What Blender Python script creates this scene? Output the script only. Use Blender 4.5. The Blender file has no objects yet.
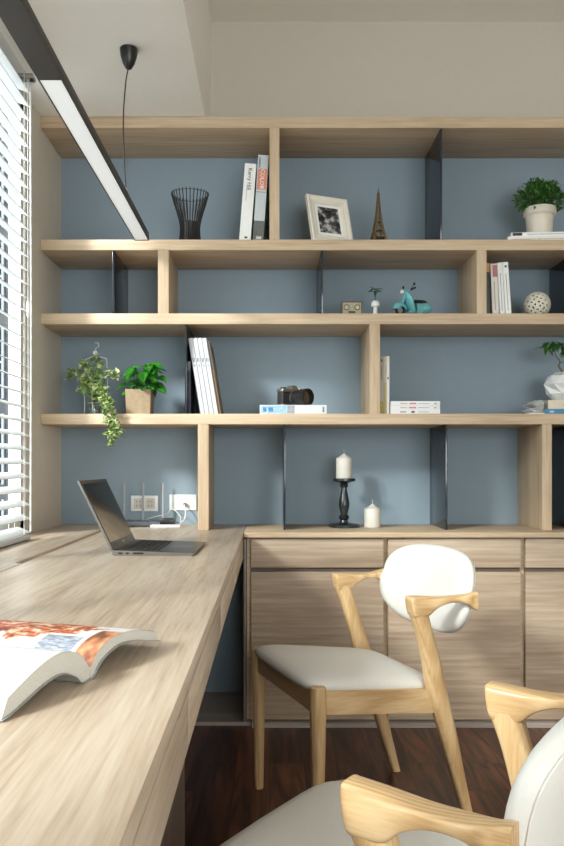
import bpy, bmesh, math, random
from mathutils import Vector, Matrix
random.seed(7)
S = bpy.context.scene
COL = S.collection
R = math.radians
PI = math.pi

# ------------------------------------------------------------------ helpers
def lin(c):
    def f(v):
        v /= 255.0
        return v/12.92 if v <= 0.04045 else ((v+0.055)/1.055)**2.4
    return (f(c[0]), f(c[1]), f(c[2]), 1.0)

MATS = {}
def mat(name, rgb, rough=0.6, metal=0.0, spec=0.5, coat=0.0, var=0.04, vscale=30.0, bump=0.0, sheen=0.0):
    if name in MATS: return MATS[name]
    m = bpy.data.materials.new(name); m.use_nodes = True
    nt = m.node_tree; b = nt.nodes['Principled BSDF']
    c = lin(rgb)
    tc = nt.nodes.new('ShaderNodeTexCoord')
    n = nt.nodes.new('ShaderNodeTexNoise'); n.inputs['Scale'].default_value = vscale; n.inputs['Detail'].default_value = 4
    nt.links.new(tc.outputs['Object'], n.inputs['Vector'])
    r = nt.nodes.new('ShaderNodeValToRGB')
    r.color_ramp.elements[0].position = 0.3; r.color_ramp.elements[1].position = 0.7
    r.color_ramp.elements[0].color = (c[0]*(1-var), c[1]*(1-var), c[2]*(1-var), 1)
    r.color_ramp.elements[1].color = (min(1, c[0]*(1+var)), min(1, c[1]*(1+var)), min(1, c[2]*(1+var)), 1)
    nt.links.new(n.outputs['Fac'], r.inputs['Fac']); nt.links.new(r.outputs['Color'], b.inputs['Base Color'])
    b.inputs['Roughness'].default_value = rough; b.inputs['Metallic'].default_value = metal
    b.inputs['Specular IOR Level'].default_value = spec
    b.inputs['Coat Weight'].default_value = coat; b.inputs['Coat Roughness'].default_value = 0.08
    if bump:
        bp = nt.nodes.new('ShaderNodeBump'); bp.inputs['Strength'].default_value = bump; bp.inputs['Distance'].default_value = 0.002
        nt.links.new(n.outputs['Fac'], bp.inputs['Height']); nt.links.new(bp.outputs['Normal'], b.inputs['Normal'])
    MATS[name] = m
    return m

def wood(name, axis, dark, mid, light, rough=0.5, streak=14.0, stretch=14.0, contrast=0.8, coat=0.0, rings=0.0):
    if name in MATS: return MATS[name]
    m = bpy.data.materials.new(name); m.use_nodes = True
    nt = m.node_tree; L = nt.links.new; N = nt.nodes.new
    b = nt.nodes['Principled BSDF']
    tc = N('ShaderNodeTexCoord'); oi = N('ShaderNodeObjectInfo')
    off = N('ShaderNodeVectorMath'); off.operation = 'SCALE'; off.inputs[0].default_value = (3.1, 4.7, 5.9)
    L(oi.outputs['Random'], off.inputs['Scale'])
    add = N('ShaderNodeVectorMath'); add.operation = 'ADD'
    L(tc.outputs['Object'], add.inputs[0]); L(off.outputs[0], add.inputs[1])
    def mapped(sc, st):
        mp = N('ShaderNodeMapping'); s = [sc, sc, sc]; s[axis] = sc/st
        mp.inputs['Scale'].default_value = s; L(add.outputs[0], mp.inputs['Vector']); return mp
    n1 = N('ShaderNodeTexNoise'); n1.inputs['Scale'].default_value = 1.0; n1.inputs['Detail'].default_value = 8; n1.inputs['Roughness'].default_value = 0.6
    n1.inputs['Distortion'].default_value = 0.6
    L(mapped(streak, stretch).outputs[0], n1.inputs['Vector'])
    n2 = N('ShaderNodeTexNoise'); n2.inputs['Scale'].default_value = 1.0; n2.inputs['Detail'].default_value = 3
    L(mapped(streak*10, 22.0).outputs[0], n2.inputs['Vector'])
    mx = N('ShaderNodeMath'); mx.operation = 'MULTIPLY_ADD'; mx.inputs[1].default_value = 0.42
    L(n2.outputs['Fac'], mx.inputs[0]); 
    sc = N('ShaderNodeMath'); sc.operation = 'MULTIPLY'; sc.inputs[1].default_value = 0.58
    L(n1.outputs['Fac'], sc.inputs[0]); L(sc.outputs[0], mx.inputs[2])
    src = mx.outputs[0]
    if rings:
        wv = N('ShaderNodeTexWave'); wv.wave_type = 'BANDS'; wv.bands_direction = ['Y', 'X', 'X'][axis] if axis != 0 else 'Z'
        wv.inputs['Scale'].default_value = 1.0; wv.inputs['Distortion'].default_value = 3.5; wv.inputs['Detail'].default_value = 2; wv.inputs['Detail Scale'].default_value = 0.6
        L(mapped(streak*1.3, 7.0).outputs[0], wv.inputs['Vector'])
        m2 = N('ShaderNodeMix'); m2.data_type = 'FLOAT'; m2.inputs['Factor'].default_value = rings
        L(src, m2.inputs[2]); L(wv.outputs['Fac'], m2.inputs[3]); src = m2.outputs[0]
    cr = N('ShaderNodeValToRGB'); e = cr.color_ramp.elements
    h = 0.14/contrast
    e[0].position = 0.5-h; e[0].color = lin(dark); e[1].position = 0.5+h; e[1].color = lin(light)
    k = e.new(0.5); k.color = lin(mid)
    L(src, cr.inputs['Fac']); L(cr.outputs['Color'], b.inputs['Base Color'])
    b.inputs['Roughness'].default_value = rough; b.inputs['Coat Weight'].default_value = coat
    bp = N('ShaderNodeBump'); bp.inputs['Strength'].default_value = 0.12; bp.inputs['Distance'].default_value = 0.001
    L(n2.outputs['Fac'], bp.inputs['Height']); L(bp.outputs['Normal'], b.inputs['Normal'])
    MATS[name] = m
    return m

class MB:
    def __init__(s): s.bm = bmesh.new()
    def box(s, x0, x1, y0, y1, z0, z1, bev=0.0, mi=0, seg=2, M=None):
        r = bmesh.ops.create_cube(s.bm, size=1.0)
        vs = r['verts']
        for v in vs:
            v.co = Vector((x0+(v.co.x+.5)*(x1-x0), y0+(v.co.y+.5)*(y1-y0), z0+(v.co.z+.5)*(z1-z0)))
        fs = set(f for v in vs for f in v.link_faces)
        if bev > 0:
            es = list(set(e for v in vs for e in v.link_edges))
            q = bmesh.ops.bevel(s.bm, geom=es, offset=bev, segments=seg, affect='EDGES', profile=0.6)
            vs = list(set([v for v in q['verts']] + [v for v in vs if v.is_valid]))
            fs = set(f for v in vs for f in v.link_faces)
            vs = list(set(v for f in fs for v in f.verts))
        for f in fs: f.material_index = mi
        if M is not None:
            for v in vs: v.co = M @ v.co
        return vs
    def rings(s, rs, mi=0, cap0=True, cap1=True, closed=False):
        V = [[s.bm.verts.new(p) for p in r] for r in rs]
        n = len(V[0])
        pairs = list(zip(V, V[1:])) + ([(V[-1], V[0])] if closed else [])
        for a, b in pairs:
            for i in range(n):
                j = (i+1) % n
                f = s.bm.faces.new((a[i], a[j], b[j], b[i])); f.material_index = mi
        if not closed:
            if cap0: s.bm.faces.new(list(reversed(V[0]))).material_index = mi
            if cap1: s.bm.faces.new(V[-1]).material_index = mi
        return V
    def lathe(s, prof, c=(0, 0, 0), seg=32, mi=0, caps=True):
        rs = [[(c[0]+r*math.cos(2*PI*i/seg), c[1]+r*math.sin(2*PI*i/seg), c[2]+z) for i in range(seg)] for r, z in prof]
        s.rings(rs, mi, caps, caps)
    def tube(s, pts, rad, seg=10, mi=0, closed=False, flat=1.0, up=None):
        pts = [Vector(p) for p in pts]; n = len(pts)
        if not hasattr(rad, '__len__'): rad = [rad]*n
        rs = []; prev = None
        for i, p in enumerate(pts):
            if closed: t = pts[(i+1) % n]-pts[i-1]
            else: t = pts[min(i+1, n-1)]-pts[max(i-1, 0)]
            t.normalize()
            if prev is None:
                a = Vector(up) if up else (Vector((0, 0, 1)) if abs(t.z) < .9 else Vector((1, 0, 0)))
                u = (a - t*a.dot(t)).normalized()
            else:
                u = (prev - t*prev.dot(t)).normalized()
            prev = u; w = t.cross(u)
            rs.append([p + u*(rad[i]*math.cos(2*PI*k/seg)) + w*(rad[i]*flat*math.sin(2*PI*k/seg)) for k in range(seg)])
        s.rings(rs, mi, closed=closed)
    def ball(s, c, r, seg=20, mi=0):
        if not hasattr(r, '__len__'): r = (r, r, r)
        q = bmesh.ops.create_uvsphere(s.bm, u_segments=seg, v_segments=max(6, seg//2), radius=1.0)
        for v in q['verts']: v.co = Vector((c[0]+v.co.x*r[0], c[1]+v.co.y*r[1], c[2]+v.co.z*r[2]))
        for f in set(f for v in q['verts'] for f in v.link_faces): f.material_index = mi
        return q['verts']
    def prism(s, poly, h0, h1, axis=2, mi=0):
        def P(a, b, h): return {2: (a, b, h), 1: (a, h, b), 0: (h, a, b)}[axis]
        s.rings([[P(a, b, h0) for a, b in poly], [P(a, b, h1) for a, b in poly]], mi)
    def leaf(s, p, d, up, L, W, bend=0.25, mi=0, fold=0.18, shape='oval'):
        d = Vector(d).normalized(); up = Vector(up); w = d.cross(up)
        if w.length < 1e-3: w = d.cross(Vector((1, .3, 0)))
        w.normalize(); u = w.cross(d).normalized(); p = Vector(p)
        if shape == 'oval': st = [(0, .06), (.2, .72), (.48, 1.0), (.75, .7), (1, .03)]
        elif shape == 'heart': st = [(0, .35), (.12, .9), (.35, 1.0), (.7, .62), (1, .02)]
        elif shape == 'ivy': st = [(0, .3), (.15, 1.0), (.3, .62), (.5, .75), (.62, .35), (1, .02)]
        else: st = [(0, .08), (.3, .9), (.55, 1.0), (.8, .6), (1, .03)]
        rows = []
        for t, ww in st:
            c = p + d*(L*t) - u*(bend*L*t*t)
            e = u*(fold*W*ww)
            rows.append([s.bm.verts.new(c - w*(W*ww*.5)+e), s.bm.verts.new(c), s.bm.verts.new(c + w*(W*ww*.5)+e)])
        for a, b in zip(rows, rows[1:]):
            for i in (0, 1):
                s.bm.faces.new((a[i], a[i+1], b[i+1], b[i])).material_index = mi
    def build(s, name, mats, parent=None, loc=(0, 0, 0), smooth=35, fixn=True):
        if fixn: bmesh.ops.recalc_face_normals(s.bm, faces=s.bm.faces[:])
        me = bpy.data.meshes.new(name); s.bm.to_mesh(me); s.bm.free()
        if not isinstance(mats, (list, tuple)): mats = [mats]
        for m in mats: me.materials.append(m)
        if smooth:
            for p in me.polygons: p.use_smooth = True
            me.set_sharp_from_angle(angle=R(smooth))
        o = bpy.data.objects.new(name, me); COL.objects.link(o)
        o.location = loc
        if parent is not None: o.parent = parent
        return o

def thing(name, label, cat, loc=(0, 0, 0), rz=0, group=None, rot=None):
    o = bpy.data.objects.new(name, None); COL.objects.link(o)
    o.empty_display_size = 0.05
    o.location = loc; o.rotation_euler = rot if rot else (0, 0, rz)
    return tag(o, label, cat, group)
def tag(o, label, cat, group=None):
    o['label'] = label; o['category'] = cat
    if group: o['group'] = group
    return o
def struct(o):
    o['kind'] = 'structure'; return o
def copy_tree(o, parent=None):
    c = o.copy(); COL.objects.link(c)
    if parent is not None: c.parent = parent
    for ch in list(o.children): copy_tree(ch, c)
    return c
def catmull(pts, n=6):
    pts = [Vector(p) for p in pts]; out = []
    for i in range(len(pts)-1):
        p0 = pts[max(i-1, 0)]; p1 = pts[i]; p2 = pts[i+1]; p3 = pts[min(i+2, len(pts)-1)]
        for k in range(n):
            t = k/n
            out.append(0.5*((2*p1)+(p2-p0)*t+(2*p0-5*p1+4*p2-p3)*t*t+(3*p1-p0-3*p2+p3)*t**3))
    out.append(pts[-1]); return out
def lettering(text, size, parent, M, m, name='lettering'):
    cu = bpy.data.curves.new('t', 'FONT'); cu.body = text; cu.size = size; cu.extrude = 0.0002; cu.align_x = 'CENTER'; cu.align_y = 'CENTER'
    cu.resolution_u = 2
    t = bpy.data.objects.new('t', cu); COL.objects.link(t)
    dg = bpy.context.evaluated_depsgraph_get()
    me = bpy.data.meshes.new_from_object(t.evaluated_get(dg))
    bpy.data.objects.remove(t)
    me.transform(M); me.materials.clear(); me.materials.append(m)
    me.name = name
    o = bpy.data.objects.new(name, me); COL.objects.link(o); o.parent = parent
    return o
def basis(x, y, o):  # matrix from local x, y axes and an origin
    x = Vector(x).normalized(); y = Vector(y).normalized(); z = x.cross(y)
    return Matrix(((x.x, y.x, z.x, o[0]), (x.y, y.y, z.y, o[1]), (x.z, y.z, z.z, o[2]), (0, 0, 0, 1)))

# ------------------------------------------------------------------ camera
CAMZ = 1.01
cd = bpy.data.cameras.new('camera'); cam = bpy.data.objects.new('camera', cd); COL.objects.link(cam)
cam.location = (0, 0, CAMZ); cam.rotation_euler = (R(90), 0, 0)
cd.sensor_fit = 'HORIZONTAL'; cd.sensor_width = 36; cd.lens = 36*800/564
cd.shift_x = 12/564; cd.shift_y = 42/564
cd.clip_start = 0.05
S.camera = cam
def W(px, py, Y): return Vector(((px-270)*Y/800, Y, CAMZ-(py-465)*Y/800))

# ------------------------------------------------------------------ materials
OD, OM, OL = (166, 141, 113), (190, 166, 137), (207, 185, 157)
oakX = wood('light_oak_along_x', 0, OD, OM, OL, 0.5)
oakY = wood('light_oak_along_y', 1, (168, 145, 123), (199, 179, 157), (213, 198, 179), 0.36, streak=19, stretch=18, contrast=0.85)
oakZ = wood('light_oak_along_z', 2, OD, OM, OL, 0.5)
doorX = wood('oak_cabinet_front', 0, (146, 123, 102), (170, 148, 126), (190, 170, 148), 0.5, streak=9, stretch=9, contrast=0.9, rings=0.05)
ashG = wood('grey_oak', 0, (136, 122, 112), (158, 145, 134), (176, 164, 152), 0.5)
ashZ = wood('grey_oak_upright', 2, (92, 80, 72), (112, 98, 88), (130, 116, 104), 0.5)
ashc = wood('chair_ash', 2, (184, 146, 100), (207, 171, 124), (220, 190, 146), 0.38, streak=26, stretch=9, contrast=.8, rings=0.14)
ashcX = wood('chair_ash_rail', 0, (180, 142, 97), (203, 167, 120), (216, 186, 142), 0.38, streak=26, stretch=9, contrast=.8, rings=0.12)
ashcY = wood('chair_ash_arm', 1, (184, 146, 100), (209, 173, 126), (222, 192, 148), 0.35, streak=30, stretch=9, contrast=.8, rings=0.2)
leather = mat('white_leather', (226, 223, 217), 0.42, var=0.015, vscale=180, bump=0.15)
blue = mat('blue_grey_paint', (134, 150, 162), 0.85, var=0.01)
beige = mat('warm_white_paint', (200, 192, 181), 0.9, var=0.01)
wallp = mat('left_wall_paint', (206, 198, 186), 0.85, var=0.01)
ceilm = mat('ceiling_paint', (240, 236, 229), 0.9, var=0.01)
trimw = mat('white_trim', (225, 225, 222), 0.5, var=0.01)
blindm = mat('white_blind', (226, 227, 226), 0.45, var=0.005)
tint = mat('black_tinted_glass', (26, 34, 42), 0.12, spec=0.5, var=0.02)
blk = mat('black_metal', (22, 21, 21), 0.35, var=0.1)
blkm = mat('matt_charcoal_metal', (62, 57, 56), 0.45, metal=0.2, var=0.03)
white = mat('white_paper', (238, 238, 236), 0.6, var=0.02)
paper = mat('cream_page_edges', (224, 218, 205), 0.8, var=0.06, vscale=300)
ink = mat('black_ink', (40, 40, 42), 0.6)
wax = mat('ivory_wax', (206, 201, 192), 0.5, var=0.02)
pewter = mat('dark_pewter', (66, 70, 72), 0.28, metal=0.75, var=0.15)
silver = mat('brushed_silver', (168, 164, 160), 0.3, metal=0.9, var=0.05)
lapsil = mat('laptop_edge', (136, 132, 128), 0.3, metal=0.85, var=0.04)
lapdark = mat('dark_aluminium', (74, 70, 68), 0.32, metal=0.7, var=0.04)
keym = mat('laptop_keys', (34, 33, 34), 0.5)
green1 = mat('dark_green_leaf', (46, 92, 34), 0.4, var=0.5, vscale=40)
green2 = mat('bright_green_leaf', (48, 116, 34), 0.22, var=0.35, vscale=50)
green3 = mat('ivy_leaf', (112, 140, 72), 0.45, var=0.45, vscale=90)
green4 = mat('boxwood_leaf', (62, 104, 42), 0.45, var=0.6, vscale=60)
stemm = mat('brown_stem', (98, 84, 58), 0.7, var=0.2)
soil = mat('dark_soil', (52, 40, 32), 0.95, var=0.3)
glaze = mat('cream_glaze', (214, 205, 190), 0.28, var=0.03)
kraft = mat('kraft_pot', (150, 130, 104), 0.8, var=0.12, vscale=60)
porc = mat('white_porcelain', (222, 222, 222), 0.3, var=0.01)

def glass_material():
    m = bpy.data.materials.new('clear_glass'); m.use_nodes = True; nt = m.node_tree
    for n in list(nt.nodes): nt.nodes.remove(n)
    out = nt.nodes.new('ShaderNodeOutputMaterial'); mx = nt.nodes.new('ShaderNodeMixShader')
    tr = nt.nodes.new('ShaderNodeBsdfTransparent'); tr.inputs[0].default_value = (.94, .97, .96, 1)
    gl = nt.nodes.new('ShaderNodeBsdfGlossy'); gl.inputs['Roughness'].default_value = 0.03
    mx.inputs[0].default_value = 0.07
    L = nt.links.new
    L(tr.outputs[0], mx.inputs[1]); L(gl.outputs[0], mx.inputs[2]); L(mx.outputs[0], out.inputs[0])
    return m
clear = glass_material()

def emit(name, rgb, st):
    m = bpy.data.materials.new(name); m.use_nodes = True; b = m.node_tree.nodes['Principled BSDF']
    b.inputs['Base Color'].default_value = lin(rgb); b.inputs['Emission Color'].default_value = lin(rgb); b.inputs['Emission Strength'].default_value = st
    b.inputs['Roughness'].default_value = 0.5
    return m

def floor_material():
    m = bpy.data.materials.new('walnut_planks'); m.use_nodes = True; nt = m.node_tree; L = nt.links.new; N = nt.nodes.new
    b = nt.nodes['Principled BSDF']
    tc = N('ShaderNodeTexCoord')
    mp = N('ShaderNodeMapping'); mp.inputs['Rotation'].default_value = (0, 0, R(90)); L(tc.outputs['Object'], mp.inputs['Vector'])
    br = N('ShaderNodeTexBrick'); br.offset = 0.37; br.inputs['Scale'].default_value = 1.0
    br.inputs['Brick Width'].default_value = 0.62; br.inputs['Row Height'].default_value = 0.115
    br.inputs['Mortar Size'].default_value = 0.0012; br.inputs['Mortar Smooth'].default_value = 0.2
    br.inputs['Color1'].default_value = (0, 0, 0, 1); br.inputs['Color2'].default_value = (1, 1, 1, 1); br.inputs['Mortar'].default_value = (0.5, .5, .5, 1)
    L(mp.outputs[0], br.inputs['Vector'])
    # plank random value shifts the grain
    sc = N('ShaderNodeVectorMath'); sc.operation = 'SCALE'; sc.inputs['Scale'].default_value = 7.0; L(br.outputs['Color'], sc.inputs[0])
    ad = N('ShaderNodeVectorMath'); ad.operation = 'ADD'; L(tc.outputs['Object'], ad.inputs[0]); L(sc.outputs[0], ad.inputs[1])
    mg = N('ShaderNodeMapping'); mg.inputs['Scale'].default_value = (26, 2.2, 26); L(ad.outputs[0], mg.inputs['Vector'])
    n = N('ShaderNodeTexNoise'); n.inputs['Scale'].default_value = 1; n.inputs['Detail'].default_value = 6; n.inputs['Distortion'].default_value = 1.2
    L(mg.outputs[0], n.inputs['Vector'])
    cr = N('ShaderNodeValToRGB'); e = cr.color_ramp.elements
    e[0].position = .34; e[0].color = lin((44, 24, 17)); e[1].position = .7; e[1].color = lin((122, 74, 50))
    k = e.new(.5); k.color = lin((86, 51, 36))
    L(n.outputs['Fac'], cr.inputs['Fac'])
    hs = N('ShaderNodeHueSaturation'); L(cr.outputs['Color'], hs.inputs['Color'])
    mr = N('ShaderNodeMapRange'); mr.inputs['To Min'].default_value = 0.7; mr.inputs['To Max'].default_value = 1.3
    L(br.outputs['Color'], mr.inputs['Value']); L(mr.outputs[0], hs.inputs['Value'])
    mx = N('ShaderNodeMix'); mx.data_type = 'RGBA'; L(br.outputs['Fac'], mx.inputs['Factor'])
    L(hs.outputs[0], mx.inputs[6]); mx.inputs[7].default_value = lin((16, 9, 7)); L(mx.outputs[2], b.inputs['Base Color'])
    b.inputs['Roughness'].default_value = 0.3; b.inputs['Specular IOR Level'].default_value = 0.35
    return m

# ------------------------------------------------------------------ room
YB, XL, ZC, ZR = 3.51, -0.915, 2.40, 2.955
XR, YN = 3.3, -2.6
WY0, WY1, WZ0, WZ1 = -0.4, 3.0, 0.765, 2.37
b = MB(); b.box(XL-.2, XR+.1, YN-.1, YB+.1, -.1, 0); struct(b.build('floor', floor_material(), smooth=0))
b = MB(); b.box(XL-.2, XR+.1, YB, YB+.1, 0, 2.39, mi=0); b.box(XL-.2, XR+.1, YB, YB+.1, 2.39, ZR+.1, mi=1)
struct(b.build('wall_back', [blue, beige], smooth=0))
b = MB()
b.box(XL-.05, XL, WY1, YB, 0, ZR); b.box(XL-.05, XL, YN, WY0, 0, ZR)
b.box(XL-.05, XL, WY0, WY1, 0, WZ0-.03); b.box(XL-.05, XL, WY0, WY1, WZ1, ZR)
struct(b.build('wall_left', wallp, smooth=0))
b = MB(); b.box(XR, XR+.1, YN, YB, 0, ZR); struct(b.build('wall_right', beige, smooth=0))
b = MB()
b.box(XL-.2, 0.2, YN-.1, YN, 0, ZR); b.box(2.9, XR+.1, YN-.1, YN, 0, ZR); b.box(.2, 2.9, YN-.1, YN, 2.4, ZR)
struct(b.build('wall_front', beige, smooth=0))
b = MB(); b.box(XL-.2, XR+.1, YN-.1, YB+.1, ZR, ZR+.1); struct(b.build('ceiling', ceilm, smooth=0))
# dropped soffit over the desk with a window recess
b = MB(); b.box(XL, -0.26, YN, YB, ZC, ZR, mi=0)
b.bm.faces.ensure_lookup_table()
struct(b.build('ceiling', ceilm, smooth=0))
b = MB()
for x0, x1 in ((.2, .26), (2.84, 2.9), (1.52, 1.58)): b.box(x0, x1, YN-.08, YN-.02, 0, 2.4)
b.box(.2, 2.9, YN-.08, YN-.02, 2.34, 2.4); b.box(.2, 2.9, YN-.08, YN-.02, 0, .06)
wf = struct(b.build('fill_window', trimw, smooth=0))  # unseen rear window, added to let fill light into the room
b = MB(); b.box(.26, 2.84, YN-.055, YN-.045, .06, 2.34); b.build('pane', clear, wf, smooth=0)
# left window: frame and pane behind the blinds
b = MB(); xg = XL-.027
b.box(xg-.022, xg+.022, WY1-.05, WY1, WZ0, WZ1); b.box(xg-.022, xg+.022, WY0, WY0+.06, WZ0, WZ1)
b.box(xg-.022, xg+.022, WY0, WY1, WZ0-.03, WZ0+.04); b.box(xg-.022, xg+.022, WY0, WY1, WZ1-.05, WZ1)
for y in (.85, 1.9): b.box(xg-.022, xg+.022, y-.03, y+.03, WZ0, WZ1)
w1 = struct(b.build('window_1', trimw, smooth=0))
b = MB(); b.box(xg-.005, xg+.005, WY0+.06, WY1-.06, WZ0+.04, WZ1-.05); b.build('pane', clear, w1, smooth=0)
b = MB(); b.box(-.07, XR, 3.075, 3.12, 0.0, 0.018); 
b.box(XL, -.07, 3.10, YB, 0, .014)
struct(b.build('trim_1', ashG, smooth=0))

# ------------------------------------------------------------------ building outside the window
facade = mat('grey_facade', (70, 72, 76), 0.8, var=.05); darkwin = mat('dark_window_glass', (24, 28, 34), .15)
facl = mat('pale_facade_frame', (150, 155, 160), .7)
bt = thing('apartment_building', 'grey building with dark windows seen outside through the blinds', 'building', (-5.2, 14.5, -3))
b = MB(); b.box(-3.5, 2.6, 0, 4, 0, 14); b.build('facade', facade, bt, smooth=0)
for i in range(6):
    for j in range(8):
        b = MB(); x = -3.2+i*.95; z = .6+j*1.55
        b.box(x, x+.7, -.02, .05, z, z+1.2, mi=0); b.box(x-.04, x+.0, -.06, .0, z-.04, z+1.24, mi=1); b.box(x+.7, x+.74, -.06, .0, z-.04, z+1.24, mi=1)
        b.box(x+.33, x+.37, -.06, .0, z, z+1.2, mi=1); b.box(x, x+.7, -.06, .0, z+.6, z+.64, mi=1)
        b.build('window', [darkwin, facl], bt, smooth=0)

# ------------------------------------------------------------------ blinds
BX, BY1, BY0 = -.859, 2.79, .35
bl = thing('venetian_blind', 'white wide-slat venetian blind hanging in front of the left window', 'blind', (BX, 0, .75))
NS = 33
for i in range(NS):
    z = .035+i*.0478
    b = MB(); c, s_ = math.cos(R(22)), math.sin(R(22))
    pr = []
    for k in range(7):
        u = -.025+.05*k/6; h = .0022*(1-(u/.025)**2)
        pr.append((u*c+h*s_, -u*s_+h*c))
    poly = pr + [(p[0]-.0024*s_, p[1]-.0024*c) for p in reversed(pr)]
    b.prism([(p[0], z+p[1]) for p in poly], BY0, BY1, axis=1)
    b.build('slat', blindm, bl)
b = MB(); b.box(-.03, .035, BY0-.01, BY1+.01, 1.588, 1.64, .003); b.build('headrail', blindm, bl)
b = MB(); b.box(-.025, .025, BY0, BY1, .003, .018, .003); b.build('bottom_rail', blindm, bl)
for y in (2.71, 1.9, 1.15, .5):
    b = MB()
    for dx in (-.026, .026): b.tube([(dx, y, .02), (dx, y, 1.6)], .0012, 6)
    b.tube([(0, y-.02, .02), (0, y-.02, 1.6)], .001, 6)
    b.build('ladder_cord', blindm, bl)
b = MB(); b.tube([(.03, 2.77, .03), (.031, 2.772, .8), (.029, 2.77, 1.6)], .0034, 8); b.tube([(.034, 2.73, .42), (.032, 2.73, 1.6)], .0014, 6)
b.lathe([(.002, .76), (.006, .77), (.007, .81), (.002, .83)], (.034, 2.73, 0), 10)
b.build('pull_cord', blindm, bl)
b = MB(); b.box(-.02, .055, 2.71, 2.75, 1.575, 1.588, .002, mi=0); b.ball((.045, 2.73, 1.572), .006, 10, mi=1); b.build('cord_lock', [silver, blk], bl)

# ------------------------------------------------------------------ linear pendant lamp
lx0, lx1, lz0, lz1 = -.522, -.470, 1.885, 1.915
lp = thing('linear_pendant_lamp', 'long black linear pendant lamp with white diffuser hanging over the desk', 'lamp', (-.4995, 2.0, lz0))
b = MB(); b.box(-.028, .028, -1.2, 1.12, .004, .030, .001); b.box(-.028, -.0245, -1.2, 1.12, 0, .006); b.box(.0245, .028, -1.2, 1.12, 0, .006)
b.box(-.0245, .0245, -1.2, -.18, 0.0002, .006); b.box(-.0245, .0245, 1.113, 1.12, 0, .006)
b.build('housing', blkm, lp)
b = MB(); b.box(-.0245, .0245, -.18, 1.113, .0012, .006); b.build('diffuser', emit('frosted_diffuser', (235, 238, 240), .34), lp, smooth=0)
for yy in (.67, -1.0):
    b = MB(); b.tube(catmull([(.020, yy, .03), (.014, yy, .12), (.010, yy, .28), (.018, yy, .40), (.028, yy, .455)], 6), .0022, 8)
    cb = b.build('suspension_cable', blk, lp)
    b = MB(); b.lathe([(.004, .445), (.010, .448), (.020, .465), (.027, .488), (.030, .5115), (.028, .515)], (.028, yy, 0), 28)
    b.build('ceiling_canopy', blk, lp)
    b = MB(); b.lathe([(.004, .03), (.004, .05)], (.020, yy, 0), 10); b.build('cable_grip', silver, lp)

# ------------------------------------------------------------------ desk
dk = thing('built_in_desk', 'long light oak desk running along the window wall', 'desk', (-.4, 1.5, 0))
def dbox(name, m, x0, x1, y0, y1, z0, z1, bev=.0015, par=dk, smooth=35):
    l = par.location; b = MB(); b.box(x0-l[0], x1-l[0], y0-l[1], y1-l[1], z0-l[2], z1-l[2], bev); return b.build(name, m, par, smooth=smooth)
DY0 = -.6
dbox('desktop', oakY, -.655, -.103, DY0, 3.51, .725, .75)
dbox('apron', oakY, -.128, -.105, DY0, 3.075, .651, .7255, .001)
dbox('desk_underside', oakY, -.655, -.1285, DY0, 3.075, .651, .67, 0)
for y0, y1 in ((DY0+.01, .355), (.36, 1.016), (1.02, 1.676), (1.68, 2.336), (2.34, 3.07)):
    dbox('drawer_front', oakY, -.1055, -.1032, y0, y1, .652, .7225, .0006)
ped = dbox('pedestal', ashZ, -.60, -.165, -.2, 1.55, 0.0003, .6505)
# sill board beside the desk with the cable slot
sb = thing('window_sill_board', 'light oak sill board below the blind, with a dark cable slot', 'sill', (-.79, 1.5, .72))
l = sb.location
dbox('board', oakY, -.912, -.678, DY0, 3.508, .72, .75, .0015, sb)
dbox('board_edge', oakY, -.6778, -.6575, DY0, 2.12, .72, .75, .001, sb)
dbox('cable_slot', mat('slot_brown', (58, 44, 33), .8), -.6778, -.6552, 2.1205, 3.508, .672, .69, 0, sb)

# ------------------------------------------------------------------ countertop and base cabinets
ct = thing('countertop', 'light oak countertop running under the bookshelf', 'countertop', (1.0, 3.3, .73))
b = MB(); b.box(-1.101, 1.2, -.22, .209, 0.001, .02, .0012); b.build('slab', oakX, ct)
clab = ['light oak base cabinet next to the desk, behind the far chair',
        'middle light oak base cabinet right of the far chair back',
        'light oak base cabinet at the right edge of the photo']
first = None
for i in range(4):
    x = -.09+i*.532
    if i == 0:
        t = thing('base_cabinet', clab[0], 'cabinet', (x, 3.1, .0185), group='base cabinets')
        b = MB(); b.box(0, .531, .022, .408, .0, .71, .0008); b.build('body', oakX, t)
        b = MB(); b.box(.0165, .5295, 0, .0215, .594, .706, .001); dr = b.build('drawer', doorX, t)
        b = MB(); b.box(.0165, .5295, 0, .0215, .005, .577, .001); b.build('door', doorX, t)
        b = MB(); b.box(.0165, .5295, .012, .0219, .5775, .5935, 0); b.build('finger_gap', mat('gap_brown', (92, 78, 68), .7), t, smooth=0)
        first = t
    else:
        if i == 3: break
        t = copy_tree(first); t.location = (x, 3.1, .0185); t['label'] = clab[i]
b = MB(); b.box(-.102, -.0915, 3.085, 3.508, .0185, .7245, .001)
tag(b.build('end_panel', ashZ), 'grey-brown upright end panel closing the cabinets beside the desk', 'panel')

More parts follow.
